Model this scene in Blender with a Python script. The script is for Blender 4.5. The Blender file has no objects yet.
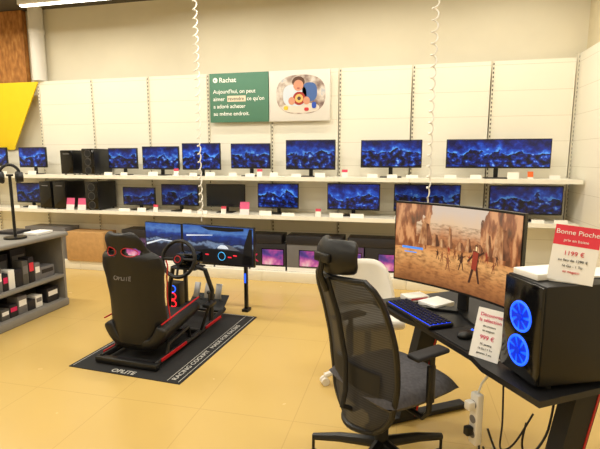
import bpy, bmesh, math, random
from mathutils import Vector, Matrix, Euler
random.seed(4)
S=bpy.context.scene
S.view_settings.view_transform='Standard'
COL=bpy.context.collection
R=math.radians
def lin(c):
    return tuple((x/255/12.92) if x/255<=.04045 else ((x/255+.055)/1.055)**2.4 for x in c)+(1,)
# ---------------------------------------------------------------- materials
def N(nt,t,**k):
    n=nt.nodes.new(t)
    for a,b in k.items(): setattr(n,a,b)
    return n
def newmat(name):
    m=bpy.data.materials.new(name);m.use_nodes=True
    nt=m.node_tree;b=nt.nodes["Principled BSDF"];return m,nt,b
def mat(name,col,rough=.5,metal=0,emit=0,vary=.06,scale=8,bump=0,alpha=1):
    m,nt,b=newmat(name);L=nt.links.new
    c=lin(col)
    tc=N(nt,"ShaderNodeTexCoord");nz=N(nt,"ShaderNodeTexNoise");nz.inputs["Scale"].default_value=scale;nz.inputs["Detail"].default_value=3
    L(tc.outputs["Object"],nz.inputs["Vector"])
    r=N(nt,"ShaderNodeValToRGB")
    r.color_ramp.elements[0].position=.3;r.color_ramp.elements[1].position=.7
    r.color_ramp.elements[0].color=tuple(max(0,x*(1-vary)) for x in c[:3])+(1,)
    r.color_ramp.elements[1].color=tuple(min(1,x*(1+vary)) for x in c[:3])+(1,)
    L(nz.outputs["Fac"],r.inputs[0]);L(r.outputs[0],b.inputs["Base Color"])
    b.inputs["Roughness"].default_value=rough;b.inputs["Metallic"].default_value=metal
    if emit:
        b.inputs["Emission Color"].default_value=c;b.inputs["Emission Strength"].default_value=emit
    if bump:
        bp=N(nt,"ShaderNodeBump");bp.inputs["Strength"].default_value=bump;bp.inputs["Distance"].default_value=.002
        L(nz.outputs["Fac"],bp.inputs["Height"]);L(bp.outputs[0],b.inputs["Normal"])
    if alpha<1: b.inputs["Alpha"].default_value=alpha
    return m
def math_(nt,op,a,b=None,c=None):
    n=N(nt,"ShaderNodeMath",operation=op)
    for i,v in enumerate((a,b,c)):
        if v is None: continue
        if isinstance(v,(int,float)): n.inputs[i].default_value=v
        else: nt.links.new(v,n.inputs[i])
    return n.outputs[0]
def mixc(nt,f,a,b):
    n=N(nt,"ShaderNodeMix",data_type='RGBA')
    if isinstance(f,(int,float)): n.inputs[0].default_value=f
    else: nt.links.new(f,n.inputs[0])
    for i,v in ((6,a),(7,b)):
        if isinstance(v,tuple): n.inputs[i].default_value=v
        else: nt.links.new(v,n.inputs[i])
    return n.outputs[2]
def coords(nt,which="Object"):
    tc=N(nt,"ShaderNodeTexCoord");s=N(nt,"ShaderNodeSeparateXYZ");nt.links.new(tc.outputs[which],s.inputs[0])
    return tc.outputs[which],s.outputs
def noise(nt,vec,scale,detail=2,loc=None,sc=None):
    mp=N(nt,"ShaderNodeMapping");nt.links.new(vec,mp.inputs[0])
    if sc: mp.inputs["Scale"].default_value=sc
    if loc is not None: nt.links.new(loc,mp.inputs["Location"])
    nz=N(nt,"ShaderNodeTexNoise");nz.inputs["Scale"].default_value=scale;nz.inputs["Detail"].default_value=detail
    nt.links.new(mp.outputs[0],nz.inputs["Vector"]);return nz.outputs["Fac"]
def ramp(nt,f,st):
    r=N(nt,"ShaderNodeValToRGB");e=r.color_ramp.elements
    while len(e)<len(st): e.new(.5)
    for i,(p,c) in enumerate(st): e[i].position=p;e[i].color=lin(c)
    nt.links.new(f,r.inputs[0]);return r.outputs[0]

def m_panel():
    m,nt,b=newmat("white_shelf_panel");v,s=coords(nt)
    f=math_(nt,'FRACT',math_(nt,'DIVIDE',s[2],.3))
    line=math_(nt,'LESS_THAN',f,.018)
    c=mixc(nt,line,lin((246,241,226)),lin((220,213,194)))
    nt.links.new(c,b.inputs["Base Color"]);b.inputs["Roughness"].default_value=.5;return m
def m_upright():
    m,nt,b=newmat("perforated_upright");v,s=coords(nt)
    f=math_(nt,'FRACT',math_(nt,'DIVIDE',s[2],.05))
    a=math_(nt,'LESS_THAN',f,.5)
    w=math_(nt,'LESS_THAN',math_(nt,'ABSOLUTE',s[0]),.007)
    h=math_(nt,'MULTIPLY',a,w)
    c=mixc(nt,h,lin((232,226,208)),lin((70,64,54)))
    nt.links.new(c,b.inputs["Base Color"]);b.inputs["Roughness"].default_value=.4;return m
def m_floor():
    m,nt,b=newmat("ochre_vinyl_floor");v,s=coords(nt)
    n1=noise(nt,v,.7,2);n2=noise(nt,v,5,2)
    c=ramp(nt,n1,[(.3,(203,171,102)),(.7,(213,182,112))])
    c=mixc(nt,math_(nt,'MULTIPLY',n2,.1),c,lin((184,152,86)))
    fx=math_(nt,'LESS_THAN',math_(nt,'FRACT',math_(nt,'DIVIDE',s[0],.62)),.01)
    fy=math_(nt,'LESS_THAN',math_(nt,'FRACT',math_(nt,'DIVIDE',s[1],1.24)),.005)
    j=math_(nt,'MAXIMUM',fx,fy)
    c=mixc(nt,math_(nt,'MULTIPLY',j,.22),c,lin((140,112,62)))
    nt.links.new(c,b.inputs["Base Color"])
    r=math_(nt,'MULTIPLY_ADD',n2,.1,.2);nt.links.new(r,b.inputs["Roughness"])
    return m
def m_screen(name,bright=1.0,dark=False):
    m,nt,b=newmat(name);v,s=coords(nt);g,gs=coords(nt,"Generated")
    oi=N(nt,"ShaderNodeObjectInfo");off=math_(nt,'MULTIPLY',oi.outputs["Random"],37)
    cb=N(nt,"ShaderNodeCombineXYZ");nt.links.new(off,cb.inputs[0]);nt.links.new(off,cb.inputs[2])
    n=noise(nt,v,16,7,loc=cb.outputs[0],sc=(1,1,1.2))
    n2=noise(nt,v,5,5,loc=cb.outputs[0])
    hh=math_(nt,'MULTIPLY_ADD',n2,1.3,-.1)
    above=math_(nt,'SUBTRACT',gs[2],hh)
    sky=ramp(nt,math_(nt,'ADD',above,math_(nt,'MULTIPLY_ADD',n,.7,-.32)),[(.0,(90,160,240)),(.1,(24,84,200)),(.28,(6,36,130)),(.5,(3,12,66))])
    land=ramp(nt,n,[(.42,(2,5,26)),(.53,(4,26,104)),(.62,(20,80,200)),(.7,(150,205,250))])
    f=math_(nt,'GREATER_THAN',above,0.0)
    c=mixc(nt,f,land,sky)
    # slightly different brightness from set to set
    k=math_(nt,'MULTIPLY_ADD',math_(nt,'FRACT',math_(nt,'MULTIPLY',oi.outputs["Random"],7.3)),.35*bright,.75*bright)
    nt.links.new(c,b.inputs["Emission Color"]);nt.links.new(k,b.inputs["Emission Strength"])
    b.inputs["Base Color"].default_value=(.004,.004,.006,1);b.inputs["Roughness"].default_value=.25
    return m
def m_desert():
    m,nt,b=newmat("desert_game_screen");v,s=coords(nt);g,gs=coords(nt,"Generated")
    n=noise(nt,v,9,5,sc=(1.6,1,.6));n2=noise(nt,v,30,6,sc=(1,1,2.4));n4=noise(nt,v,24,6,sc=(1,1,.35))
    h=math_(nt,'ADD',gs[2],math_(nt,'MULTIPLY_ADD',n,.22,-.11))
    c=ramp(nt,h,[(.0,(138,82,44)),(.18,(196,128,72)),(.36,(240,176,108)),(.46,(220,148,88)),(.52,(146,82,46)),(.62,(200,132,86)),(.78,(234,198,158)),(.95,(222,200,180))])
    k=math_(nt,'MAXIMUM',math_(nt,'MULTIPLY',math_(nt,'SUBTRACT',n2,.45),2.6),0.0)
    k=math_(nt,'MULTIPLY',k,math_(nt,'LESS_THAN',gs[2],.78))
    c2=mixc(nt,k,c,lin((104,54,28)))
    cl=math_(nt,'LESS_THAN',math_(nt,'ADD',gs[0],math_(nt,'MULTIPLY',n,.5)),.5)
    cr=math_(nt,'GREATER_THAN',math_(nt,'ADD',gs[0],math_(nt,'MULTIPLY',n,.5)),1.0)
    side=math_(nt,'MAXIMUM',cl,cr)
    up=math_(nt,'GREATER_THAN',gs[2],.44)
    cc=ramp(nt,n4,[(.38,(84,42,24)),(.5,(156,86,48)),(.6,(228,160,106))])
    c3=mixc(nt,math_(nt,'MULTIPLY',math_(nt,'MULTIPLY',side,up),.9),c2,cc)
    nt.links.new(c3,b.inputs["Emission Color"]);b.inputs["Emission Strength"].default_value=.95
    b.inputs["Base Color"].default_value=(.01,.01,.01,1);b.inputs["Roughness"].default_value=.3;return m
def m_band(name,c1,c2,t=.62,axis=2,rough=.5):
    m,nt,b=newmat(name);g,gs=coords(nt,"Generated")
    f=math_(nt,'GREATER_THAN',gs[axis],t)
    n=noise(nt,g,20,2)
    c=mixc(nt,f,lin(c1),lin(c2));c=mixc(nt,math_(nt,'MULTIPLY',n,.08),c,lin((120,120,120)))
    nt.links.new(c,b.inputs["Base Color"]);b.inputs["Roughness"].default_value=rough;return m
def m_mesh():
    m,nt,b=newmat("black_chair_mesh");v,s=coords(nt)
    w=math_(nt,'FRACT',math_(nt,'DIVIDE',s[2],.012));a=math_(nt,'GREATER_THAN',w,.35)
    al=math_(nt,'MULTIPLY_ADD',a,.1,.88)
    nt.links.new(al,b.inputs["Alpha"]);c=mixc(nt,a,lin((60,60,64)),lin((40,40,44)))
    nt.links.new(c,b.inputs["Base Color"]);b.inputs["Roughness"].default_value=.75;return m
def m_osb():
    m,nt,b=newmat("brown_chipboard");v,s=coords(nt);n=noise(nt,v,18,4,sc=(1,1,.4))
    c=ramp(nt,n,[(.3,(136,86,38)),(.55,(178,120,58)),(.75,(200,148,80))])
    nt.links.new(c,b.inputs["Base Color"]);b.inputs["Roughness"].default_value=.8;return m

M=dict(
 panel=m_panel(),upright=m_upright(),floor=m_floor(),
 wall=mat("cream_painted_wall",(228,221,200),.85,vary=.03,scale=2),
 wallside=mat("warm_side_wall",(228,216,184),.85,vary=.03),
 ceil=mat("grey_ceiling",(84,78,68),.9),
 shelf=mat("white_shelf_metal",(246,243,232),.4,vary=.02),
 plinth=mat("cream_plinth",(236,230,212),.5,vary=.02),
 black=mat("black_plastic",(13,13,15),.4),
 blackm=mat("matt_black",(20,20,23),.65),
 gloss=mat("gloss_black",(8,8,10),.12),
 fabric=mat("dark_grey_fabric",(84,82,86),.95,vary=.2,scale=60,bump=.4),
 leather=mat("black_leatherette",(13,12,14),.45,vary=.1,bump=.3,scale=60),
 red=mat("red_trim",(190,22,30),.4),
 redglow=mat("red_led",(255,30,40),.4,emit=1.8),
 blueglow=mat("blue_led",(30,90,255),.4,emit=1.6),
 fanmid=mat("blue_lit_fan_disc",(20,90,255),.4,emit=1.2),
 fandark=mat("blue_lit_fan_blade",(4,40,190),.4,emit=.9),
 metal=mat("brushed_steel",(176,176,180),.35,metal=.8),
 white=mat("white_paper",(242,240,236),.7,vary=.01),
 whitep=mat("white_plastic",(232,228,220),.4,vary=.02),
 grey=mat("grey_laminate",(132,128,122),.6,vary=.05),
 greyd=mat("dark_grey_laminate",(84,82,78),.6),
 teal=mat("teal_poster",(84,134,112),.6,vary=.02),
 yellow=mat("yellow_panel",(245,210,20),.6,vary=.02),
 osb=m_osb(),
 card=mat("brown_cardboard",(190,148,94),.8,vary=.1,scale=14),
 carddark=mat("black_printed_carton",(34,32,38),.5),
 cardgrey=mat("grey_printed_carton",(112,110,112),.5),
 cardpurple=mat("purple_printed_carton",(86,62,112),.5),
 pink=mat("magenta_print",(214,28,96),.5),
 redprint=mat("coral_red_print",(222,52,72),.5),
 matt=mat("black_rubber_mat",(22,22,24),.8,vary=.15,scale=30),
 tag=m_band("price_tag_print",(244,240,232),(220,60,90),.66),
 tagpink=m_band("pink_price_tag_print",(244,236,238),(226,90,140),.45),
 tagorange=m_band("orange_price_tag_print",(240,236,226),(236,110,40),.3),
 tagwhite=mat("white_tag_card",(250,248,240),.6,vary=.02),
 scr=m_screen("blue_game_screen"),scr2=m_screen("dim_blue_game_screen",.5),
 scroff=mat("switched_off_screen",(22,26,34),.2),
 desert=m_desert(),mesh=m_mesh(),
 tube=mat("lit_light_tube",(255,248,230),.4,emit=6),
 poster=mat("pale_poster",(232,228,222),.6,vary=.01),
 deskm=mat("black_desk_laminate",(22,22,25),.4,vary=.1,scale=30),
 keyblue=mat("blue_backlit_keys",(20,60,220),.4,emit=1.4),
)
def flat(name,c,emit=0,rough=.6):
    return mat(name,c,rough,emit=emit,vary=.02)
# ---------------------------------------------------------------- mesh builder
class B:
    def __init__(s): s.bm=bmesh.new()
    def box(s,c,d,rot=None,bev=0,seg=2):
        g=bmesh.ops.create_cube(s.bm,size=1);vs=g['verts']
        for v in vs: v.co=Vector((v.co.x*d[0],v.co.y*d[1],v.co.z*d[2]))
        if bev:
            es=list({e for v in vs for e in v.link_edges})
            r=bmesh.ops.bevel(s.bm,geom=es,offset=bev,segments=seg,profile=.5,affect='EDGES')
            vs=list({v for f in r['faces'] for v in f.verts}|{v for v in vs if v.is_valid})
        mt=Matrix.Translation(c)
        if rot: mt=mt@Euler(rot).to_matrix().to_4x4()
        bmesh.ops.transform(s.bm,matrix=mt,verts=vs);return s
    def cyl(s,p,q,r,r2=None,seg=20,caps=True):
        p=Vector(p);q=Vector(q);d=q-p
        g=bmesh.ops.create_cone(s.bm,cap_ends=caps,segments=seg,radius1=r,radius2=r if r2 is None else r2,depth=d.length)
        mt=Matrix.Translation((p+q)/2)@d.to_track_quat('Z','Y').to_matrix().to_4x4()
        bmesh.ops.transform(s.bm,matrix=mt,verts=g['verts']);return s
    def sph(s,c,r,sc=(1,1,1),seg=16):
        g=bmesh.ops.create_uvsphere(s.bm,u_segments=seg,v_segments=seg//2+2,radius=r)
        bmesh.ops.transform(s.bm,matrix=Matrix.Translation(c)@Matrix.Diagonal((*sc,1)),verts=g['verts']);return s
    def tube(s,pts,r,seg=8,closed=False):
        pts=[Vector(p) for p in pts];n=len(pts);rings=[];up=Vector((0,0,1));prev=None
        for i in range(n):
            a=pts[(i-1)%n] if (closed or i) else pts[0];b=pts[(i+1)%n] if (closed or i<n-1) else pts[-1]
            t=(b-a).normalized()
            if prev is None:
                x=t.cross(up)
                if x.length<.1: x=t.cross(Vector((0,1,0)))
                x.normalize()
            else:
                x=prev-t*prev.dot(t);x.normalize()
            prev=x;y=t.cross(x)
            rr=r[i] if isinstance(r,(list,tuple)) else r
            rings.append([s.bm.verts.new(pts[i]+x*math.cos(2*math.pi*k/seg)*rr+y*math.sin(2*math.pi*k/seg)*rr) for k in range(seg)])
        for i in range(n if closed else n-1):
            A=rings[i];C=rings[(i+1)%n]
            for k in range(seg): s.bm.faces.new((A[k],A[(k+1)%seg],C[(k+1)%seg],C[k]))
        if not closed:
            s.bm.faces.new(rings[0][::-1]);s.bm.faces.new(rings[-1])
        return s
    def torus(s,c,R_,r,axis='Y',seg=40,rot=None,sc=(1,1)):
        pts=[]
        for i in range(seg):
            a=2*math.pi*i/seg;x=math.cos(a)*R_*sc[0];y=math.sin(a)*R_*sc[1]
            p={'Y':Vector((x,0,y)),'Z':Vector((x,y,0)),'X':Vector((0,x,y))}[axis]
            if rot: p=Euler(rot).to_matrix()@p
            pts.append(Vector(c)+p)
        return s.tube(pts,r,8,True)
    def poly(s,pts,off):
        """flat polygon extruded by vector off"""
        off=Vector(off);a=[s.bm.verts.new(p) for p in pts];b=[s.bm.verts.new(Vector(p)+off) for p in pts];n=len(pts)
        s.bm.faces.new(a);s.bm.faces.new(b[::-1])
        for i in range(n): s.bm.faces.new((a[i],b[i],b[(i+1)%n],a[(i+1)%n]))
        return s
    def face(s,pts):
        s.bm.faces.new([s.bm.verts.new(p) for p in pts]);return s
    def grid(s,fn,nu,nv,mask=None):
        V=[[s.bm.verts.new(fn(i/nu,j/nv)) for i in range(nu+1)] for j in range(nv+1)]
        for j in range(nv):
            for i in range(nu):
                if mask and mask((i+.5)/nu,(j+.5)/nv): continue
                s.bm.faces.new((V[j][i],V[j][i+1],V[j+1][i+1],V[j+1][i]))
        return s
    def done(s,name,m,parent=None,fix=True,smooth=True,loc=None,rot=None):
        loose=[v for v in s.bm.verts if not v.link_faces]
        if loose: bmesh.ops.delete(s.bm,geom=loose,context='VERTS')
        if fix: bmesh.ops.recalc_face_normals(s.bm,faces=s.bm.faces)
        me=bpy.data.meshes.new(name);s.bm.to_mesh(me);s.bm.free()
        if smooth:
            for p in me.polygons: p.use_smooth=True
            me.set_sharp_from_angle(angle=R(35))
        me.materials.append(M[m] if isinstance(m,str) else m)
        o=bpy.data.objects.new(name,me);COL.objects.link(o)
        if parent: o.parent=parent
        if loc: o.location=loc
        if rot: o.rotation_euler=rot
        return o
def thing(name,label,cat,loc=(0,0,0),rz=0,group=None):
    o=bpy.data.objects.new(name,None);o.empty_display_size=.1;COL.objects.link(o)
    o.location=loc;o.rotation_euler=(0,0,rz);return tagit(o,label,cat,group)
def tagit(o,label,cat,group=None):
    o["label"]=label;o["category"]=cat
    if group: o["group"]=group
    return o
def struct(o): o["kind"]="structure";return o
def text(body,size,m,parent,loc,rot,name="lettering",align='LEFT',ext=.0006,xs=1,bold=0):
    c=bpy.data.curves.new(name,"FONT");c.body=body;c.size=size;c.align_x=align;c.extrude=ext;c.offset=bold
    t=bpy.data.objects.new(name,c);COL.objects.link(t);bpy.context.view_layer.update()
    me=bpy.data.meshes.new_from_object(t.evaluated_get(bpy.context.evaluated_depsgraph_get()))
    bpy.data.objects.remove(t);bpy.data.curves.remove(c)
    me.materials.clear();me.materials.append(M[m] if isinstance(m,str) else m)
    o=bpy.data.objects.new(name,me);COL.objects.link(o);o.parent=parent;o.location=loc;o.rotation_euler=rot;o.scale=(xs,1,1)
    return o
def dup(root,loc,rz=None,label=None):
    def cp(o,par):
        c=o.copy();COL.objects.link(c)
        if par: c.parent=par
        for ch in list(o.children): cp(ch,c)
        return c
    c=cp(root,None);c.location=loc
    if rz is not None: c.rotation_euler=(0,0,rz)
    if label: c["label"]=label
    return c
UP=(R(90),0,0)   # text standing upright facing -y
# ---------------------------------------------------------------- room
X0,X1,Y0,Y1,ZC=-8.0,2.04,-3.0,6.15,3.82
struct(B().box(((X0+X1)/2,(Y0+Y1)/2,-.05),(X1-X0,Y1-Y0,.1)).done("floor","floor"))
struct(B().box(((X0+X1)/2,(Y0+Y1)/2,ZC+.05),(X1-X0,Y1-Y0,.1)).done("ceiling","ceil"))
struct(B().box(((X0+X1)/2,Y1+.05,ZC/2),(X1-X0+.2,.1,ZC)).done("wall_back","wall"))
struct(B().box(((X0+X1)/2,Y0-.05,ZC/2),(X1-X0+.2,.1,ZC)).done("wall_front","wall"))
struct(B().box((X0-.05,(Y0+Y1)/2,ZC/2),(.1,Y1-Y0,ZC)).done("wall_left","wall"))
struct(B().box((X1+.05,(Y0+Y1)/2,ZC/2),(.1,Y1-Y0,ZC)).done("wall_right","wallside"))
struct(B().box((-6.4,6.1,ZC/2+1.35),(1.36,.08,ZC-2.72)).done("trim_1","osb"))
t=B().cyl((-5.46,6.04,2.76),(-5.46,6.04,ZC-.002),.1,seg=28).cyl((-5.46,6.04,3.45),(-5.46,6.04,3.5),.108,seg=28).done("wall_pipe","whitep")
tagit(t,"white painted vertical pipe running up the back wall","pipe")
# luminaires
def lamp(x,y,z,l,e):
    r=thing("tube_luminaire","long slim white ceiling light fitting, switched on","ceiling light",(x,y,z),0,"ceiling light fittings")
    B().box((0,0,.03),(l,.09,.06),bev=.006).done("housing","whitep",r)
    B().box((0,0,-.008),(l-.04,.05,.014)).done("light_tube","tube",r)
    for sx in (-1,1): B().cyl((sx*l*.4,0,.06),(sx*l*.4,0,ZC-z-.001),.004,seg=6).done("suspension_wire","metal",r)
    d=bpy.data.lights.new("lamp_light","AREA");d.shape='RECTANGLE';d.size=l;d.size_y=.12;d.energy=e;d.color=(1,.93,.78)
    o=bpy.data.objects.new("lamp_light",d);COL.objects.link(o);o.parent=r;o.location=(0,0,-.03)
for x in (-6.1,-4.25): lamp(x,5.2,3.55,1.35,14)
for x in (-2.4,-.55,1.2): lamp(x,5.2,3.66,1.35,14)
for y,e in ((3.6,40),(1.6,27),(-.6,27)):
    for x in (-6.2,-4.0,-1.8,.4): lamp(x,y,3.66,1.4,e)
# ---------------------------------------------------------------- shelving bays
W=.923;SH1,SH2=1.36,.865
def bay(xl,top):
    r=thing("shelving_bay","white metal shop shelving bay with two shelves against the wall","shelving",(xl+W/2,6.0,0),0,"white shelving bays along the back wall")
    w=W-.003
    B().box((0,.02,top/2+.06),(w-.024,.03,top-.12)).done("back_panel","panel",r)
    B().box((0,0,top/2),(.024,.05,top)).done("upright","upright",r,loc=(-w/2+.012,.01,0))
    for z in (SH1,SH2):
        s=B().box((0,-.255,z-.018),(w,.47,.036),bev=.004).done("shelf_board","shelf",r)
        B().box((0,-.4925,z-.02),(w,.004,.05)).done("price_rail","shelf",r)
    B().box((0,-.25,.065),(w,.5,.13),bev=.003).done("plinth","plinth",r)
    return r
xs=[1.91-W*(i+1) for i in range(8)]
base=bay(xs[0],2.75)
for x in xs[1:]: dup(base,(x+W/2,6.0,0))
b2=bay(xs[-1]-W,1.72);dup(b2,(xs[-1]-2*W+W/2,6.0,0))
r=thing("end_panel","white perforated shelving end panel beside the wall","shelving panel",(1.95,0,0))
B().box((0,5.0,1.4),(.03,2.05,2.8),bev=.002).done("side_panel","panel",r)
B().box((0,0,1.4),(.05,.04,2.8)).done("upright","upright",r,loc=(-.01,6.05,0))
o=B().poly([(-6.9,5.96,1.73),(-5.98,5.96,1.73),(-5.44,5.96,2.74),(-6.9,5.96,2.74)],(0,.02,0)).done("slanted_panel","yellow",smooth=False)
tagit(o,"bright yellow panel with a slanted edge above the shelving","sign panel")
# ---------------------------------------------------------------- poster signs
def oval(cx,cz,rx,rz,y,n=28,p=2.0):
    out=[]
    for i in range(n):
        a=2*math.pi*i/n;c=math.cos(a);s_=math.sin(a)
        out.append((cx+rx*abs(c)**(2/p)*(1 if c>=0 else -1),y,cz+rz*abs(s_)**(2/p)*(1 if s_>=0 else -1)))
    return out
r=thing("hanging_sign","teal sign with white french slogan on the back panel","sign",(-2.22,5.94,2.085))
B().box((0,0,.325),(.84,.02,.65),bev=.002).done("sign_board","teal",r)
wt=flat("sign_lettering_white",(250,250,244),emit=.15)
text("Rachat",.09,wt,r,(-.28,-.0115,.53),UP,bold=.001)
B().poly(oval(-.335,.56,.034,.034,-.012),(0,-.001,0)).done("logo",wt,r)
B().poly([(-.35,-.0135,.572),(-.32,-.0135,.552),(-.35,-.0135,.545)],(0,-.001,0)).done("logo_mark","teal",r)
for i,l in enumerate(["Aujourd'hui, on peut","aimer","a adoré acheter","au même endroit."]):
    text(l,.074,wt,r,(-.37,-.0115,.385-i*.098),UP,bold=.0003,xs=.98)
text("ce qu'on",.074,wt,r,(.115,-.0115,.287),UP,bold=.0003,xs=.98)
B().box((-.033,-.0118,.312),(.265,.001,.078)).done("word_highlight",flat("pale_highlight",(238,222,200)),r)
text("revendre",.068,flat("dark_green_ink",(30,70,60)),r,(-.155,-.0135,.29),UP,xs=.92)
r=thing("photo_poster","white poster with a rounded photo of a child with toys","poster",(-1.38,5.94,2.085))
B().box((0,0,.325),(.82,.02,.65),bev=.002).done("poster_board","poster",r)
yy=-.0115
def m_photo():
    m,nt,b=newmat("photo_room_print");v,s=coords(nt);n=noise(nt,v,7,4)
    c=ramp(nt,n,[(.35,(120,96,90)),(.48,(178,160,150)),(.6,(222,214,206)),(.7,(150,170,200))])
    nt.links.new(c,b.inputs["Base Color"]);b.inputs["Roughness"].default_value=.5;return m
B().poly(oval(.02,.34,.33,.25,yy,44,2.6),(0,-.0005,0)).done("photo_background",m_photo(),r)
def blob(n,c,cx,cz,rx,rz,k,p=2):
    B().poly(oval(cx,cz,rx,rz,yy-.0008*k,24,p),(0,-.0005,0)).done(n,flat(n,c),r)
blob("printed_table",(226,216,204),.02,.17,.25,.065,1,2.4)
blob("printed_shirt",(214,224,238),-.06,.33,.16,.14,2,2.8)
blob("printed_sleeve",(70,104,170),.14,.37,.1,.12,2,2.6)
blob("printed_hair",(92,60,44),-.01,.5,.085,.07,3)
blob("printed_face",(214,152,124),-.01,.455,.068,.07,4)
blob("printed_mouth",(170,70,66),-.01,.42,.02,.008,5)
blob("printed_toy_ring",(170,52,44),.0,.29,.085,.085,5)
blob("printed_toy_centre",(228,190,110),.0,.29,.055,.055,6)
blob("printed_toy_core",(90,60,60),.0,.29,.025,.025,7)
blob("printed_hand",(214,152,124),.1,.26,.045,.05,6)
blob("printed_hand",(214,152,124),-.1,.26,.045,.05,6)
blob("printed_blue_cup",(40,80,190),.2,.2,.03,.04,7,3)
blob("printed_yellow_block",(235,200,60),-.18,.17,.03,.025,7,3)
blob("printed_red_block",(206,50,60),.1,.15,.03,.022,7,3)
# ---------------------------------------------------------------- monitors on shelves
def monitor(xl,xr,zb,zt,zs,scr="scr",y=5.72,label=None,rz=0):
    w=xr-xl;h=zt-zb
    r=thing("computer_monitor",label or "black flat monitor showing a blue game picture","monitor",((xl+xr)/2,y,zs+.001),rz,"monitors on the wall shelves")
    b0=zb-zs;
    B().box((0,.012,b0+h/2),(w,.03,h),bev=.006).box((0,.035,b0+h*.45),(w*.45,.03,h*.5),bev=.01).done("housing","black",r)
    B().grid(lambda u,v:Vector((-w/2+.012+u*(w-.024),0,-h/2+.02+v*(h-.032))),1,1).done("screen",scr,r,smooth=False,loc=(0,-.0045,b0+h/2))
    B().box((0,.05,(b0+h*.4)/2+.005),(.05,.022,b0+h*.4),bev=.005).done("stand_neck","black",r)
    B().box((0,.02,.006),(min(.26,w*.4),.17,.012),bev=.005).done("stand_base","black",r)
    return r
up=[(-6.42,-5.88,1.48,1.76),(-5.66,-5.18,1.46,1.76),(-4.13,-3.67,1.45,1.74),(-3.59,-3.03,1.44,1.76),(-2.98,-2.42,1.44,1.80),(-2.27,-1.72,1.46,1.79),(-1.51,-.86,1.45,1.83)]
for a in up: monitor(*a,SH1)
monitor(-.54,.20,1.48,1.82,SH1,label="wide black monitor showing a dark blue game picture")
monitor(.48,1.63,1.48,1.82,SH1,label="very wide black monitor showing a blue panoramic picture")
lo=[(-5.76,-5.26,.93,1.23,"scr2"),(-3.93,-3.42,.93,1.19,"scr2"),(-3.32,-2.76,.94,1.24,"scr2"),(-2.64,-2.08,.94,1.25,"scroff"),(-1.90,-1.34,.94,1.27,"scr"),(-.96,-.29,.94,1.28,"scr"),(-.12,.67,.94,1.28,"scr2"),(.99,1.79,.94,1.28,"scr2")]
for a in lo: monitor(a[0],a[1],a[2],a[3],SH2,a[4],label="black monitor switched off" if a[4]=="scroff" else None)
# ---------------------------------------------------------------- pc towers
def tower(x,y,z,w,d,h,kind,rz=0,label="black desktop computer tower on the shelf",group="computer towers on the wall shelves"):
    r=thing("computer_tower",label,"computer",(x,y,z+.001),rz,group)
    B().box((0,0,h/2+.008),(w,d,h-.016),bev=.005).done("case","black",r)
    B().box((0,-d/2-.006,h/2+.005),(w-.006,.014,h-.02),bev=.004).done("front_panel","gloss",r)
    for sx in (-1,1):
        for sy in (-1,1): B().cyl((sx*w*.38,sy*d*.38,0),(sx*w*.38,sy*d*.38,.012),.014,seg=12).done("foot","blackm",r)
    if kind=="two": cs_=[.115,.25];rad=.056
    else: cs_=[h*(.5+(i-1)/3*.95) for i in range(3)];rad=min(w*.36,h/6*.8)
    for cz in cs_:
        if kind=="plain": continue
        lit=kind=="two"
        B().torus((0,-d/2-.014,cz),rad,.005 if lit else .003,'Y',36).done("fan_ring","blueglow" if lit else "greyd",r)
        B().cyl((0,-d/2-.013,cz),(0,-d/2-.0145,cz),rad,seg=36).done("fan_glow","fanmid" if lit else "blackm",r)
        b=B()
        for k in range(7):
            a=2*math.pi*k/7;a2=a+.6
            p=[(math.cos(a)*rad*.25,math.sin(a)*rad*.25),(math.cos(a+.25)*rad*.9,math.sin(a+.25)*rad*.9),(math.cos(a2+.25)*rad*.9,math.sin(a2+.25)*rad*.9),(math.cos(a2)*rad*.25,math.sin(a2)*rad*.25)]
            b.poly([(q[0],-d/2-.0155,cz+q[1]) for q in p],(0,-.002,0))
        b.cyl((0,-d/2-.015,cz),(0,-d/2-.021,cz),rad*.28,seg=20)
        b.done("fan_blades","fandark" if lit else "blackm",r)
    if kind=="plain":
        B().box((0,-d/2-.014,h*.85),(w*.5,.002,.012)).done("power_button_strip","cardgrey",r)
    return r
tower(-4.68,5.74,SH1,.2,.38,.35,"plain")
tower(-4.33,5.74,SH1,.2,.38,.37,"fans",label="black computer tower with three front fans")
tower(-4.83,5.74,SH2,.21,.4,.4,"plain");tower(-4.30,5.74,SH2,.21,.4,.4,"fans",label="black computer tower with three front fans")
tower(-5.07,5.74,SH2,.2,.4,.4,"plain")
# ---------------------------------------------------------------- price tags
def tag(x,y,z,w,h,m="tagwhite",lab="small white price tag on the shelf edge"):
    o=B().box((0,0,h/2),(w,.003,h)).done("price_tag",m,smooth=False,loc=(x,y,z+.0015),rot=(R(-12),0,0))
    tagit(o,lab,"price tag","price tags on the shelves");return o
for x in (-6.1,-5.75,-5.3,-4.0,-3.75,-3.35,-2.75,-2.5,-2.2,-1.95,-1.62,-1.35,-1.05,-.4,-.15,.1,.55,.8,1.6):
    tag(x+random.uniform(-.03,.03),5.53,SH1,.1+random.random()*.05,.04+random.random()*.02)
for x in (-5.6,-5.3,-3.8,-3.5,-2.85,-2.6,-1.75,-1.45,-.8,-.55,-.05,.15,.6,.8,1.5,1.7):
    tag(x+random.uniform(-.03,.03),5.53,SH2,.12+random.random()*.05,.04+random.random()*.02)
for x,z in ((-3.33,SH2),(-2.33,SH2),(-1.05,SH2),(-3.0,SH1),(-1.82,SH1),(-.72,SH1)):
    tag(x,5.56,z,.07,.1,"tag","white price card with a red heading")
for x in (-4.66,-4.47,-2.02): tag(x,5.515,SH2,.13,.17,"tagpink","pink and white promotional price card")
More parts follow.
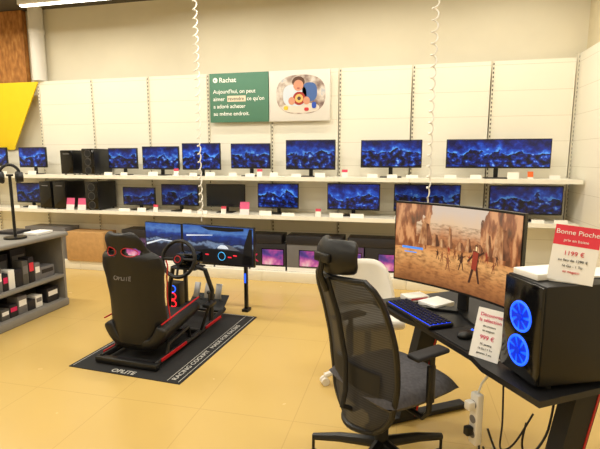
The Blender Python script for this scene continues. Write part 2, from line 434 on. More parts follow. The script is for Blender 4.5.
tag(1.38,5.53,SH1,.06,.09,"tagorange","small orange and white price card")
tag(1.2,5.53,SH1,.12,.08,"tagwhite","white price card standing on the shelf edge")
for x,z,m in ((.3,SH2,"tag"),(1.12,SH2,"tagorange")):
    tag(x,5.57,z,.09,.1,m,"white price card with a coloured heading")
# ---------------------------------------------------------------- boxes beneath
def m_pinkpic():
    m,nt,b=newmat("colourful_printed_picture");v,s=coords(nt);n=noise(nt,v,5,3)
    c=ramp(nt,n,[(.3,(30,40,110)),(.42,(90,66,180)),(.52,(180,80,190)),(.62,(230,160,220)),(.72,(230,230,250))])
    nt.links.new(c,b.inputs["Base Color"]);b.inputs["Roughness"].default_value=.4;return m
M["pp"]=m_pinkpic()
def carton(x,y,z,w,d,h,m,lab,pic=None,letter=None,rz=0,cat="box",grp="boxed goods under the shelves"):
    r=thing("product_box",lab,cat,(x,y,z+.001),rz,grp)
    B().box((0,0,h/2),(w,d,h),bev=.003).done("carton",m,r)
    yf=-d/2-.001
    if pic:
        B().box((0,yf,h*.08),(w*.98,.001,h*.15)).done("printed_base_band","white",r)
        B().box((w*.14,yf-.001,h*.5),(w*.62,.001,h*.62)).done("printed_screen_frame","gloss",r)
        B().grid(lambda u,v:Vector((-w*.29+u*w*.58,0,-h*.28+v*h*.56)),1,1).done("printed_picture",pic,r,smooth=False,loc=(w*.14,yf-.003,h*.5))
    if letter:
        text(letter,h*.4,"pink",r,(-w*.46,yf-.004,h*.32),UP,bold=.003)
    return r
PZ=.131
carton(-4.42,5.62,PZ,.62,.3,.42,"card","plain brown cardboard carton under the shelf")
carton(-5.15,5.7,PZ,.7,.3,.46,"cardgrey","grey printed carton under the shelf")
x=-3.74
for i in range(10):
    w=.49;carton(x,5.64,PZ,w,.16,.36,("cardpurple","carddark","cardgrey")[i%3],"monitor carton with a purple printed screen picture","pp","K" if i in (2,4,6,7) else None)
    x+=.505
for x in (-3.5,-2.7,-1.9,-1.1,-.3,.5): carton(x,5.70,PZ+.363,.74,.3,.11,"carddark","flat black carton lying on the monitor cartons")
# ---------------------------------------------------------------- left counter
r=thing("display_counter","grey open-shelved display counter with rounded top","counter",(-3.93,3.35,0))
B().box((0,0,.79),(.8,1.56,.05),bev=.02,seg=3).done("worktop","grey",r)
B().box((-.33,0,.42),(.04,1.5,.69)).done("back_panel","greyd",r)
for y in (-.735,.735): B().box((0,y,.42),(.7,.03,.69)).done("end_panel","grey",r)
B().box((.02,0,.34),(.68,1.43,.035),bev=.004).done("shelf","grey",r)
B().box((0,0,.04),(.74,1.5,.08),bev=.01).done("plinth","grey",r)
def sbox(x,y,z,w,d,h,m,lab,band=None,rz=0,grp="small boxed accessories on the counter shelves"):
    r=thing("product_box",lab,"box",(x,y,z+.001),rz,grp)
    B().box((0,0,h/2),(w,d,h),bev=.003).done("carton",m,r)
    if band: B().box((w/2+.0008,0,h*.62),(.0015,d*.8,h*.34)).done("printed_label",band,r)
    return r
cols=["carddark","cardgrey","carddark","white","carddark","greyd"];bands=["white","redprint","cardgrey","carddark","white","pink"]
y=3.22;i=0
while y<3.76:
    w=.06+random.random()*.03
    sbox(-3.68,y+w/2,.358,.12,w-.006,.16+random.random()*.1,cols[i%6],"small retail box with a printed label",bands[(i*5+1)%6]);y+=w;i+=1
sbox(-3.7,3.9,.358,.14,.19,.12,"cardgrey","grey boxed accessory with a dark label","carddark")
for x,y,h in ((-3.88,3.3,.32),(-3.88,3.52,.3),(-3.88,3.74,.33)): sbox(x,y,.358,.12,.19,h,"carddark","dark retail box with a printed label","cardgrey")
y=3.3
while y<3.78:
    w=.08+random.random()*.04
    sbox(-3.69,y+w/2,.081,.13,w-.006,.1+random.random()*.09,cols[(i+3)%6],"small retail box with a printed label",bands[(i*5+2)%6]);y+=w;i+=1
sbox(-3.7,3.95,.081,.14,.16,.15,"carddark","dark boxed headset with a white label","white")
sbox(-3.72,3.92,.816,.16,.22,.025,"white","thin white box lying on the counter",grp="items on the counter top")
sbox(-4.0,3.9,.816,.2,.22,.03,"carddark","thin dark box lying on the counter",grp="items on the counter top")
r=thing("headset_stand","black gaming headset hanging on a tall display stand","headset",(-3.72,3.63,.816),R(50))
B().cyl((0,0,0),(0,0,.018),.1,seg=28).done("stand_base","black",r)
B().cyl((0,0,.018),(0,0,.62),.014,seg=12).box((0,0,.62),(.06,.03,.02),bev=.005).done("stand_pole","black",r)
B().tube([(math.cos(a)*.085,0,.62+math.sin(a)*.1) for a in [math.pi*i/14 for i in range(15)]],.014).done("headband","blackm",r)
for sx in (-1,1):
    B().cyl((sx*.065,0,.6),(sx*.11,0,.6),.058,.048,seg=24).torus((sx*.063,0,.6),.042,.018,'X').done("ear_cup","leather",r)
# ---------------------------------------------------------------- coiled cables
def coil(x,y,z0,z1,rad,th,pitch,lab):
    pts=[];n=int((z1-z0)/pitch*14)
    for i in range(n+1):
        t=i/n;z=z0+(z1-z0)*t;a=2*math.pi*(z-z0)/pitch
        rr=rad*(.8+.2*math.sin(z*3.1))*min(1,t*25,(1-t)*25)
        pts.append((x+math.cos(a)*rr,y+math.sin(a)*rr,z+.5*pitch*math.sin(a)*min(1,t*25,(1-t)*25)/2))
    o=B().tube(pts,th,6).done("coiled_cable","whitep");tagit(o,lab,"cable","coiled cables hanging from the ceiling")
coil(-2.0,4.2,.96,ZC-.001,.024,.006,.08,"white coiled security cable hanging above the racing simulator")
coil(.135,2.655,1.345,ZC-.001,.017,.0045,.06,"white coiled security cable hanging above the gaming monitor")
# ---------------------------------------------------------------- racing simulator
RZ=R(-4);ox,oy=-1.96,3.5
def wloc(lx,ly,z=0):
    c,s=math.cos(RZ),math.sin(RZ);return (ox+lx*c-ly*s,oy+lx*s+ly*c,z)
r=thing("floor_mat","black rubber mat with white lettering under the simulator","mat",wloc(0.01,-.01),RZ)
B().box((0,0,.003),(.98,1.44,.006),bev=.002).done("rubber_sheet","matt",r)
mw_=flat("mat_print_grey",(196,194,188))
text("OPLITE",.065,mw_,r,(-.12,-.70,.0065),(0,0,0),bold=.001)
text("RACING COCKPIT   MADE FOR RACERS",.055,mw_,r,(.432,-.68,.0065),(0,0,R(90)),xs=1.15)
for sx,wd in ((.466,.004),(.375,.004)): B().box((sx,0,.0066),(wd,1.4,.0006)).done("border_line",mw_,r)
B().box((0,.708,.0066),(.9,.006,.0006)).done("border_line",mw_,r)
B().box((-.465,0,.0066),(.005,1.4,.0006)).done("border_line",mw_,r)
r=thing("racing_simulator","black racing simulator cockpit with bucket seat and red trim","racing simulator",wloc(-.04,0,.0065),RZ)
b=B()
for sx in (-.24,.24):
    b.tube([(sx,-.6,.04),(sx,.1,.04),(sx,.3,.05),(sx*.9,.62,.08)],.024,10)
b.box((0,-.6,.03),(.56,.06,.05),bev=.01).box((0,.1,.04),(.5,.05,.04),bev=.008).box((0,.6,.07),(.46,.05,.04),bev=.008)
b.done("base_rails","black",r)
for sx in (-.24,.24): B().tube([(sx,-.42,.06),(sx,-.4,.13),(sx,-.1,.16),(sx,-.08,.06)],.016,8).done("seat_bracket","black",r)
for sx in (-.268,.268):
    B().box((sx,-.36,.055),(.01,.36,.022)).done("red_side_strip","red",r)
    B().box((sx,.3,.062),(.01,.3,.022)).done("red_side_strip","red",r)
b=B()
for sx in (-.23,.23): b.tube([(sx,.32,.06),(sx,.36,.35),(sx*.75,.34,.55),(sx*.4,.32,.58)],.022,10)
b.tube([(-.1,.32,.58),(.1,.32,.58)],.02,10).box((0,.33,.57),(.26,.2,.015),bev=.004)
b.done("wheel_deck","black",r)
B().box((0,.36,.645),(.2,.18,.12),bev=.02).cyl((0,.27,.655),(0,.2,.67),.035).done("wheel_base","gloss",r)
rot=(R(-14),0,0)
B().torus((0.0,.17,.68),.165,.018,'Y',44,rot=rot).done("steering_wheel_rim","leather",r)
b=B()
for a in (R(0),R(180),R(270)):
    q=Euler(rot).to_matrix()@Vector((math.cos(a)*.16,0,math.sin(a)*.16));b.tube([(0.0,.175,.68),Vector((0.0,.17,.68))+q],.012,6)
b.cyl((0.0,.18,.675),(0.0,.155,.681),.05,seg=24);b.done("wheel_spokes","blackm",r)
B().torus((0.0,.152,.682),.03,.004,'Y',24,rot=rot).done("wheel_badge_ring","red",r)
def hw(t):
    P=[(0,.22),(.18,.245),(.4,.235),(.58,.25),(.7,.27),(.77,.258),(.82,.185),(.87,.16),(.94,.15),(.985,.12),(1,.07)]
    for (a,x),(c,y) in zip(P,P[1:]):
        if t<=c: k=(t-a)/(c-a);k=k*k*(3-2*k);return x+(y-x)*k
    return .07
def backf(u,v):
    x=(u*2-1);h=hw(v);z=.12+.915*v
    wing=.14*abs(x)**3*((1-.75*(v-.75)/.25) if v>.75 else 1)
    return Vector((x*h-.035,-.48-.09*v**1.3+wing,z))
def holes(u,v):
    for cx in (.27,.73):
        if ((u-cx)/.15)**2+((v-.845)/.034)**2<1: return True
    return False
o=B().grid(backf,28,48,holes).done("seat_backrest","leather",r,fix=False)
md=o.modifiers.new("s","SOLIDIFY");md.thickness=.06;md.offset=0
md=o.modifiers.new("b","SUBSURF");md.levels=1;md.render_levels=1
for uu,sx in ((0,-1),(1,1)):
    B().tube([backf(uu,j/40)+Vector((sx*.012,.02,0)) for j in range(4,31)],.006,6).done("seat_piping","red",r)
for cx in (.27,.73):
    B().tube([backf(cx+.16*math.cos(k*math.pi/10),.845+.037*math.sin(k*math.pi/10))+Vector((0,-.032,0)) for k in range(20)],.0035,6,True).done("harness_slot_rim","red",r)
text("OPLITE",.05,"cardgrey",r,backf(.5,.6)+Vector((0,-.036,0)),(R(82),0,0),align='CENTER',bold=.001)
def seatf(u,v):
    x=u*2-1;h=.255-.02*v
    return Vector((x*h-.01,-.5+.6*v,.12+.17*abs(x)**4*(1-.3*v)+.09*v))
o=B().grid(seatf,24,20).done("seat_cushion","leather",r,fix=False)
md=o.modifiers.new("s","SOLIDIFY");md.thickness=.1;md.offset=0
md=o.modifiers.new("b","SUBSURF");md.levels=1;md.render_levels=1
for uu,sx in ((0,-1),(1,1)):
    B().tube([seatf(uu,j/14)+Vector((sx*.01,0,.035)) for j in range(15)],.006,6).done("seat_piping","red",r)
B().box((0.04,.62,.14),(.4,.2,.012),rot=(R(35),0,0),bev=.003).done("pedal_plate","blackm",r)
for px in (-.06,.06,.18):
    B().box((px,.585,.27),(.065,.012,.15),rot=(R(-20),0,0),bev=.004).tube([(px,.66,.12),(px,.6,.24)],.01,6).done("pedal","metal",r)
B().box((.33,.12,.3),(.07,.14,.03),bev=.006).tube([(.25,.1,.06),(.33,.12,.3)],.014,8).cyl((.33,.12,.31),(.33,.11,.4),.007,seg=8).sph((.33,.11,.41),.018).done("shifter","black",r)
r=thing("computer_tower","small black computer with red and blue lights beside the simulator","computer",wloc(-.39,.64,.0065),RZ)
B().box((0,0,.16),(.15,.1,.31),bev=.006).done("case","black",r)
B().box((0,-.051,.17),(.12,.002,.24)).done("front_grille","blackm",r)
for z,m in ((.09,"redglow"),(.17,"redglow"),(.25,"blueglow")): B().torus((0,-.053,z),.034,.006,'Y',24).done("light_ring",m,r)
r=thing("monitor_stand","black floor stand carrying the simulator screens","monitor stand",wloc(.02,.86,0),RZ)
b=B()
for sx in (-.42,.3): b.box((sx,0,.33),(.035,.04,.62),bev=.005).box((sx,-.0,.015),(.07,.1,.03),bev=.006)
b.box((-.06,0,.5),(.74,.04,.05),bev=.005).box((.05,0,.66),(.7,.03,.05),bev=.004)
b.done("frame","black",r)
B().box((.3,-.023,.36),(.014,.006,.1)).done("blue_led_strip","blueglow",r)
def m_race(name,seed):
    m,nt,b=newmat(name);v,s=coords(nt);g,gs=coords(nt,"Generated");n=noise(nt,v,10+seed,5,sc=(1,1,2))
    h=math_(nt,'ADD',gs[2],math_(nt,'MULTIPLY_ADD',n,.44,-.22))
    c=ramp(nt,h,[(.0,(4,8,22)),(.3,(8,14,34)),(.42,(28,36,58)),(.5,(120,140,170)),(.56,(12,28,70)),(.72,(14,56,140)),(.85,(80,126,190)),(1.0,(34,86,170))])
    nt.links.new(c,b.inputs["Emission Color"]);b.inputs["Emission Strength"].default_value=.95
    b.inputs["Base Color"].default_value=(.01,.01,.01,1);return m
M["race"]=m_race("racing_game_screen",0);M["race2"]=m_race("racing_game_side_screen",3)
def simscreen(p,q,zb,h,m,lab):
    p=Vector(p);q=Vector(q);d=q-p;w=d.length;rz=math.atan2(d.y,d.x);c=(p+q)/2
    r=thing("simulator_screen",lab,"monitor",(c.x,c.y,zb),rz,"simulator screens")
    B().box((0,.015,h/2),(w,.03,h),bev=.005).box((0,.04,h/2),(w*.4,.03,h*.5),bev=.01).done("housing","black",r)
    B().box((0,.1,h*.4),(.06,.12,.05)).done("mounting_arm","black",r)
    B().grid(lambda u,v:Vector((-w/2+.01+u*(w-.02),0,-h/2+.012+v*(h-.022))),1,1).done("screen",m,r,smooth=False,loc=(0,-.001,h/2))
    return r,w,h
s1,w1,h1=simscreen((-2.17,4.11),(-1.36,3.97),.565,.385,"race","black monitor showing a racing game cockpit view")
s2,w2,h2=simscreen((-2.66,4.22),(-2.19,4.13),.575,.365,"race2","black monitor showing the side of a race track")
cardm=flat("game_car_white",(200,212,232),emit=.6);roadm=flat("game_dashboard",(6,8,16),emit=.2);cyan=flat("game_cyan",(60,170,240),emit=.8);redm=flat("game_red",(235,40,60),emit=.8)
y=-.0025
B().poly([(-.38,y,.02),(.38,y,.02),(.38,y,.1),(.2,y,.145),(-.05,y,.15),(-.3,y,.12),(-.38,y,.09)],(0,-.0004,0)).done("game_dashboard_picture",roadm,s1,smooth=False)
B().poly([(.28,y,.02),(.39,y,.02),(.39,y,.37),(.36,y,.37),(.3,y,.2)],(0,-.0004,0)).done("game_pillar_picture",roadm,s1,smooth=False)
B().poly([(-.2,y,.37),(.3,y,.37),(.3,y,.345),(.14,y,.33),(-.1,y,.335)],(0,-.0004,0)).done("game_roof_picture",roadm,s1,smooth=False)
B().poly([(.0,y-.001,.16),(.015,y-.001,.18),(.04,y-.001,.195),(.09,y-.001,.195),(.115,y-.001,.18),(.13,y-.001,.16)],(0,-.0004,0)).done("game_car_picture",cardm,s1)
B().torus((.05,y-.002,.085),.04,.003,'Y',24).done("game_gauge",cyan,s1)
B().poly([(-.36,y-.001,.26),(-.05,y-.001,.285),(-.05,y-.001,.29),(-.36,y-.001,.275)],(0,-.0004,0)).done("game_highlight",cardm,s1)
B().poly([(.0,y-.0005,.15),(.26,y-.0005,.15),(.14,y-.0005,.2),(.1,y-.0005,.2)],(0,-.0003,0)).done("game_road_picture",flat("game_road",(90,96,110),emit=.35),s1)
for px,pz in ((.14,.08),(.2,.1),(-.12,.09)): B().box((px,y-.001,pz),(.04,.0006,.012)).done("game_red_mark",redm,s1)
B().poly([(-.22,y,.12),(-.02,y,.18),(.2,y,.17),(.2,y,.18),(-.03,y,.19),(-.22,y,.14)],(0,-.0004,0)).done("game_highlight",cardm,s2)
# ---------------------------------------------------------------- office chairs
def star(r,n,m,mw,rad=.31,rot=0,zh=.1):
    b=B()
    for k in range(5):
        a=rot+2*math.pi*k/5;c,s=math.cos(a),math.sin(a)
        b.tube([(c*.02,s*.02,zh+.01),(c*rad*.6,s*rad*.6,zh-.005),(c*rad,s*rad,zh-.03)],[.03,.024,.018],8)
    b.cyl((0,0,zh-.03),(0,0,zh+.05),.038,.03);b.done("star_base",m,r)
    for k in range(5):
        a=rot+2*math.pi*k/5;c,s=math.cos(a),math.sin(a);t=Vector((-s,c,0))
        b=B();p=Vector((c*rad,s*rad,.03));b.cyl(p+t*.006,p+t*.026,.029,seg=16).cyl(p-t*.026,p-t*.006,.029,seg=16).cyl((p.x,p.y,.03),(p.x,p.y,zh-.02),.008,seg=8)
        b.done("caster",mw,r)
CZ=R(-45)
r=thing("office_chair","black mesh office chair with headrest, armrests and star base","office chair",(-.07,2.12,0),CZ)
star(r,5,"black","black",.355,R(148),.175)
B().cyl((0,0,.15),(0,0,.44),.026).cyl((0,0,.15),(0,0,.3),.035).done("gas_column","blackm",r)
B().box((0,-.02,.45),(.2,.28,.05),bev=.015).done("tilt_mechanism","black",r)
def sf(u,v):
    x=u*2-1;y=v*2-1
    k=(1-abs(x)**5)*(1-abs(y)**5)
    X=x*.25*math.sqrt(1-.18*y*y);Y=y*.25*math.sqrt(1-.18*x*x)
    return X,Y,k
SZ=.52
b=B().grid(lambda u,v:Vector((sf(u,v)[0],sf(u,v)[1]+.06,SZ+.055*max(0,sf(u,v)[2])**.5-.02*max(0,v*2-1)**3)),24,24)
b.grid(lambda u,v:Vector((sf(u,v)[0],sf(u,v)[1]+.06,SZ-.045*max(0,sf(u,v)[2])**.5-.02*max(0,v*2-1)**3)),24,24)
bmesh.ops.remove_doubles(b.bm,verts=b.bm.verts,dist=.0005);b.done("seat_cushion","fabric",r)
def bw(v):
    P=[(0,.11),(.06,.165),(.14,.205),(.35,.235),(.62,.245),(.86,.235),(.95,.21),(1,.16)]
    for (a,x),(c,y) in zip(P,P[1:]):
        if v<=c: k=(v-a)/(c-a);return x+(y-x)*k
    return .16
def bf(u,v):
    x=u*2-1;z=.35+.74*v
    y=-.21+.045*math.sin(v*math.pi*.9)-.13*v**1.7+.06*x*x
    return Vector((x*bw(v),y,z))
o=B().grid(bf,20,30).done("mesh_backrest","mesh",r,fix=False)
out=[bf(0,j/24) for j in range(25)]+[bf(i/8,1) for i in range(1,8)]+[bf(1,1-j/24) for j in range(25)]+[bf(1-i/8,0) for i in range(1,8)]
B().tube(out,.014,8,True).done("backrest_frame","black",r)
B().tube([(0,-.05,.44),(0,-.18,.42),(0,-.25,.46),bf(.5,.25)+Vector((0,-.04,0)),bf(.5,.45)+Vector((0,-.035,0)),bf(.5,.75)+Vector((0,-.03,0)),bf(.5,1)+Vector((0,-.02,0))],.013,10).done("back_spine","blackm",r)
B().grid(lambda u,v:bf(.14+.72*u,.28+.14*v)+Vector((0,-.012,0)),14,6).done("lumbar_support","blackm",r,fix=False)
hp=bf(.5,1)
def hf(u,v):
    x=u*2-1;k=math.sqrt(max(0,1-.55*abs(v*2-1)**3));return Vector((x*.13*k,hp.y-.0+.07*x*x-.025*math.sin(v*math.pi),hp.z+.02+v*.145*(1-.14*x*x)+.01*x*x))
o=B().grid(hf,16,12).done("headrest","leather",r,fix=False);md=o.modifiers.new("s","SOLIDIFY");md.thickness=.035
md.offset=0
md=o.modifiers.new("b","SUBSURF");md.levels=1;md.render_levels=1
B().tube([hp+Vector((0,-.02,-.06)),hp+Vector((0,-.055,.02)),hp+Vector((0,-.04,.1))],.013,8).box(hp+Vector((0,-.045,.09)),(.1,.02,.04),bev=.006).done("headrest_bracket","black",r)
for sx in (-1,1):
    B().tube([(sx*.1,-.0,.455),(sx*.26,.0,.455),(sx*.285,.01,.49),(sx*.285,.02,.75)],.013,10).box((sx*.285,.015,.62),(.024,.04,.18),bev=.008).done("armrest_post","black",r)
    B().box((sx*.28,-.0,.765),(.07,.2,.022),bev=.01,seg=3).done("armrest_pad","blackm",r)
r=thing("swivel_chair","white swivel chair with curved low back behind the desk","chair",(-.22,3.14,0),R(200))
star(r,5,"whitep","whitep",.33,R(10))
B().cyl((0,0,.13),(0,0,.43),.025).done("gas_column","metal",r)
B().box((0,0,.47),(.42,.42,.07),bev=.03,seg=4).done("seat_cushion","whitep",r)
o=B().grid(lambda u,v:Vector((math.sin((u-.5)*2.6)*.24,-.02-math.cos((u-.5)*2.6)*.24,.5+v*.34*(1-.9*(abs(u-.5)*2)**4))),24,8).done("curved_backrest","whitep",r,fix=False)
md=o.modifiers.new("s","SOLIDIFY");md.thickness=.03
# ---------------------------------------------------------------- desk
DZ=R(-57.7);dx,dy=.165,2.145
def dl(lx,ly,z=0):
    c,s=math.cos(DZ),math.sin(DZ);return (dx+lx*c-ly*s,dy+lx*s+ly*c,z)
r=thing("gaming_desk","black gaming desk with slanted legs and red accents","desk",(dx,dy,0),DZ)
B().poly([(-.61,.0,.725),(-.3,.0,.725),(-.2,.03,.725),(.22,.03,.725),(.32,0,.725),(.61,0,.725),(.61,.65,.725),(-.61,.65,.725)],(0,0,.025)).done("desktop","deskm",r)
for sx in (-.5,.5):
    b=B()
    b.box((sx,.33,.705),(.06,.5,.035),bev=.006).box((sx,.32,.02),(.07,.6,.035),bev=.008)
    b.poly([(sx-.035,.12,.03),(sx-.035,.24,.03),(sx-.035,.42,.69),(sx-.035,.28,.69)],(.07,0,0))
    b.done("desk_leg","blackm",r)
    B().poly([(sx-.038,.225,.03),(sx-.038,.235,.03),(sx-.038,.41,.69),(sx-.038,.4,.69)],(.076,0,0)).done("leg_accent","red",r)
B().box((0,.4,.69),(1.0,.05,.06),bev=.006).box((0,.55,.6),(.8,.1,.04),bev=.006).done("cross_beam","blackm",r)
DT=.751
mz=math.atan2(-.52,.59);c=Vector((.282,2.484,DT))
r=thing("curved_monitor","large curved black monitor showing a desert battle game","monitor",c,mz)
mw,mh,zb=.775,.47,.13
def cs(u,v,off=0): # points on the curved panel
    x=(u-.5)*(mw-.016);return Vector((x,-.06*(x/.4)**2-off,zb+.012+v*(mh-.022)))
b=B()
def shellp(u,v,o_):
    x=(u-.5)*mw;return Vector((x,-.06*(x/.4)**2+o_,zb+v*mh))
b.grid(lambda u,v:shellp(u,v,.002),20,2).grid(lambda u,v:shellp(u,v,.03),20,2)
for vv in (0,1): b.grid(lambda u,v:shellp(u,vv,.002+.028*v),20,1)
for uu in (0,1): b.grid(lambda u,v:shellp(uu,u,.002+.028*v),2,1)
bmesh.ops.remove_doubles(b.bm,verts=b.bm.verts,dist=.0003)
b.box((0,.045,zb+mh*.5),(.34,.04,.24),bev=.015);b.done("housing","black",r)
B().grid(lambda u,v:cs(u,v,.001),20,1).done("screen","desert",r,fix=False)
B().box((0,.09,.2),(.06,.03,.38),bev=.008).cyl((0,.05,zb+mh*.5),(0,.09,zb+mh*.5),.03).done("stand_neck","blackm",r)
b=B()
b.poly([(0,.12,.002),(.06,.1,.002),(.2,-.04,.002),(.17,-.06,.002),(0,.05,.002),(-.17,-.06,.002),(-.2,-.04,.002),(-.06,.1,.002)],(0,0,.012))
b.done("stand_base","black",r)
gm={k:flat("game_print_"+k,c_,emit=e_) for k,c_,e_ in (("dark",(66,36,26),.4),("brown",(128,78,50),.55),("red",(140,50,34),.55),("sand",(236,196,150),.8),("shade",(118,66,40),.5))}
def m_rock(nm,a,b_,c_):
    m,nt,b=newmat(nm);v,s=coords(nt);n=noise(nt,v,40,6,sc=(1,1,.4));c=ramp(nt,n,[(.36,a),(.5,b_),(.62,c_)])
    nt.links.new(c,b.inputs["Emission Color"]);b.inputs["Emission Strength"].default_value=.9
    b.inputs["Base Color"].default_value=(.01,.01,.01,1);return m
gm["stone"]=m_rock("game_rock_lit",(150,92,56),(196,134,86),(226,172,122));gm["stoneshade"]=m_rock("game_rock_shade",(86,46,28),(124,72,44),(160,100,64))
def quad(name,m,*qs,off=.003):
    b=B()
    for q in qs: b.face([cs(a,h,off) for a,h in q])
    b.done(name,gm[m],r,fix=False,smooth=False)
def fig(u,v,s,m,fl=1,off=.003):
    P=lambda *p:[(u+fl*a*s,v+h*s*1.7) for a,h in p]
    quad("game_figure_picture",m,P((-.024,.0),(-.016,0),(.0,.06),(-.01,.06)),P((.014,.004),(.021,.004),(.01,.06),(.0,.06)),
     P((-.011,.055),(.01,.055),(.015,.105),(-.01,.11)),P((-.003,.108),(.007,.108),(.008,.128),(-.002,.128)),
     P((-.008,.1),(-.03,.072),(-.028,.066),(-.006,.09)),P((.012,.1),(.032,.112),(.033,.107),(.013,.092)),off=off)
# rock spires, a lit and a shaded face each
for i,(u,v,w,h) in enumerate(((.2,.5,.1,.3),(.3,.5,.06,.16),(.36,.5,.05,.1),(.43,.5,.035,.27),(.5,.5,.07,.1),(.58,.5,.04,.17),(.64,.5,.08,.12),(.73,.5,.05,.26),(.8,.5,.12,.36))):
    quad("game_rock_picture","stone",[(u-.01,v),(u+w*.6,v-.01),(u+w*.5,v+h*.9),(u+w*.38,v+h),(u+w*.2,v+h*.94),(u+.004,v+h*.5)],off=.0015)
    quad("game_rock_shade_picture","stoneshade",[(u+w*.6,v-.01),(u+w+.01,v+.005),(u+w*.9,v+h*.5),(u+w*.72,v+h*.88),(u+w*.5,v+h*.9)],off=.0015)
for i in range(13):
    fig(.36+.04*i+random.uniform(-.015,.015),.36+random.uniform(-.05,.06),random.uniform(.4,.6),("dark","brown","red","shade")[i%4],1 if i%2 else -1,.002+.0001*i)
fig(.44,.22,.9,"brown",-1,.0042);fig(.55,.26,1.0,"dark",1,.0044)
fig(.66,.14,2.1,"dark",1,.0046)
P=lambda *p:[(.66+a*2.1,.14+h*3.57) for a,h in p]
quad("game_cloak_picture","red",P((-.014,.05),(.005,.043),(.012,.104),(-.008,.108)),off=.0052)
quad("game_skin_picture","sand",P((.000,.11),(.006,.11),(.006,.124),(.001,.124)),off=.0054)
ui=flat("game_interface_blue",(70,130,220),emit=.8)
for u,v,w,h in ((.06,.42,.17,.03),(.08,.37,.1,.014)): B().face([cs(u,v,.003),cs(u+w,v,.003),cs(u+w,v+h,.003),cs(u,v+h,.003)]).done("game_interface_picture",ui,r,fix=False)
r=thing("keyboard","black keyboard with blue backlit keys","keyboard",dl(-.29,.1,DT),DZ)
B().box((0,0,.011),(.42,.15,.02),bev=.005).done("keyboard_body","black",r)
B().box((0,0,.0215),(.4,.13,.002)).done("backlight","keyblue",r)
b=B()
for j in range(5):
    for i in range(18): b.box((-.19+i*.0224,-.052+j*.026,.026),(.015,.017,.008))
b.done("keys","blackm",r,smooth=False)
r=thing("mouse","black computer mouse on a dark pad","mouse",dl(.06,.14,DT+.004),DZ)
B().sph((0,0,.012),.032,(1,1.7,.75)).done("mouse_body","black",r)
B().cyl((-.003,.03,.03),(.003,.03,.03),.008,seg=12).done("scroll_wheel","blueglow",r)
o=B().box((0,0,.002),(.24,.24,.003),bev=.001).done("mouse_pad","matt",loc=dl(.06,.16,DT),rot=(0,0,DZ));tagit(o,"thin black mouse pad on the desk","mouse pad")
sbox(*dl(-.53,.24,DT),.1,.14,.03,"whitep","white and red boxed accessory lying on the desk","redprint",rz=DZ,grp="items on the desk")
sbox(*dl(-.4,.3,DT),.13,.16,.025,"white","thin white box on the desk",None,rz=DZ+.2,grp="items on the desk")
TZ=R(-67)
tower(.67,1.89,DT,.22,.45,.395,"two",TZ,"black gaming computer tower with two glowing blue fans",None)
top=DT+.397
def tl(lx,ly,z):
    c,s=math.cos(TZ),math.sin(TZ);return (.67+lx*c-ly*s,1.89+lx*s+ly*c,z)
r=thing("product_box","flat white box lying on the computer tower","box",tl(-.035,-.12,top-.001+.002),TZ+.1)
B().box((0,0,.012),(.125,.19,.024),bev=.003).done("carton","white",r)
o=B().box((0,0,.004),(.13,.17,.007)).done("paper_stack","white",loc=tl(-.03,.09,top),rot=(0,0,TZ-.1),smooth=False);tagit(o,"white paper leaflets lying on the computer tower","paper")
def pcard(loc,rz,w,h,hd,title,lines,lab,tilt=-12,roll=0):
    r=thing("price_card_stand",lab,"price sign",loc,rz)
    b=B().box((0,0,h/2),(w,.004,h),rot=None);o=b.done("printed_card","white",r,smooth=False,rot=(R(tilt),roll,0),loc=(0,0,abs(math.sin(roll))*w/2))
    if title:
        B().box((0,-.0024,h*.82),(w,.0008,h*.36)).done("card_heading",hd,o,smooth=False)
        text(title,h*.12,"white",o,(0,-.0036,h*.84),UP,align='CENTER')
    for (s_,z,tx,m_) in lines: text(tx,h*s_,m_,o,(0,-.0036,h*z),UP,align='CENTER')
    B().box((0,.02,.003),(w*.9,.04,.004)).done("stand_foot","whitep",r)
    return r
pcard(tl(.082,-.115,top),R(-22),.145,.205,"redprint","Bonne Pioche",[(.07,.71,"prix en baisse","white"),(.11,.47,"1199 €","redprint"),(.065,.36,"au lieu de 1299 €","carddark"),(.06,.26,"16 Go - 1 To","carddark"),(.06,.16,"en magasin","redprint")],"white price sign with a coral red heading on the computer tower",-12,R(4))
pcard(dl(.27,.05,DT),R(-34),.125,.215,"white","",[(.1,.84,"Découvrez","pink"),(.1,.73,"la sélection","pink"),(.055,.63,"des joueurs","carddark"),(.055,.54,"en magasin","carddark"),(.12,.38,"999 €","pink"),(.055,.27,"PC gaming","carddark"),(.055,.18,"16 Go / 1 To","carddark"),(.055,.09,"garantie 2 ans","carddark")],"white card with magenta lettering standing on the desk",-20)
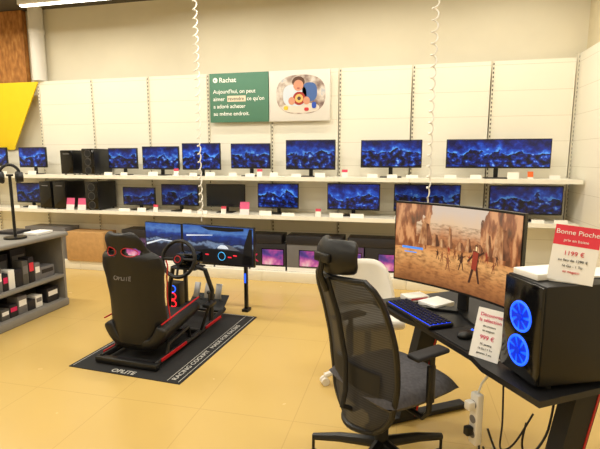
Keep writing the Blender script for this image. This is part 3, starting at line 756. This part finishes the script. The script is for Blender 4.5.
# power strip and cables
r=thing("power_strip","white multi-socket power strip hanging under the desk","power strip",dl(.24,.06,.34),DZ)
B().box((0,0,.12),(.05,.035,.24),bev=.008).done("strip_body","whitep",r)
for z in (.05,.12,.19): B().cyl((0,-.018,z),(0,-.02,z),.018,seg=20).done("socket","cardgrey",r)
B().box((0,-.038,.19),(.035,.035,.04),bev=.006).done("plug","whitep",r)
B().box((0,-.038,.07),(.03,.035,.04),bev=.006).done("plug","black",r)
B().tube([(0,0,.23),(0,.02,.28),(.0,.1,.36)],.005,6).done("cord","whitep",r)
def cable(pts,m,th,lab):
    P=[Vector(p) for p in pts];out=[]
    for i in range(len(P)-1):
        a=P[max(0,i-1)];b_=P[i];c_=P[i+1];d=P[min(len(P)-1,i+2)]
        for k in range(8):
            t=k/8;out.append(.5*((2*b_)+(c_-a)*t+(2*a-5*b_+4*c_-d)*t*t+(3*b_-a-3*c_+d)*t**3))
    out.append(P[-1]);o=B().tube(out,th,6).done("power_cable",m);tagit(o,lab,"cable","cables under the desk")
cable([dl(.25,.1,.32),dl(.27,.14,.2),dl(.3,.2,.05),dl(.38,.34,.01),dl(.2,.5,.01)],"black",.005,"black power cable drooping to the floor under the desk")
cable([dl(.27,.1,.42),dl(.31,.12,.33),dl(.36,.15,.31),dl(.41,.2,.36),dl(.43,.26,.46),dl(.42,.3,.6)],"black",.005,"black power cable looping under the desk")
cable([dl(.2,.12,.4),dl(.12,.2,.14),dl(-.05,.35,.01),dl(-.2,.5,.01)],"black",.005,"thin black cable running to the floor")
cable([dl(.34,.1,.7),dl(.35,.1,.5),dl(.33,.12,.36),dl(.37,.15,.4),dl(.41,.2,.55)],"blackm",.004,"thin black cable hanging below the desktop")
cable([dl(.27,.32,.4),dl(.24,.34,.26),dl(.29,.36,.16),dl(.36,.4,.2),dl(.36,.44,.32),dl(.3,.47,.5)],"blackm",.005,"black cable tangled under the desk")
cable([dl(.27,.13,.36),dl(.24,.2,.1),dl(.3,.27,.01),dl(.4,.24,.01)],"whitep",.004,"thin white cable drooping to the floor under the desk")
# ---------------------------------------------------------------- world, camera
w=bpy.data.worlds.new("w");S.world=w;w.use_nodes=True
w.node_tree.nodes["Background"].inputs[0].default_value=(1,.9,.75,1);w.node_tree.nodes["Background"].inputs[1].default_value=.3
cd=bpy.data.cameras.new("camera");cd.sensor_width=36;cd.lens=27;cd.clip_start=.05
co=bpy.data.objects.new("camera",cd);COL.objects.link(co);co.location=(0,0,1.6)
co.rotation_euler=(R(90-8.4),0,R(13));S.camera=co
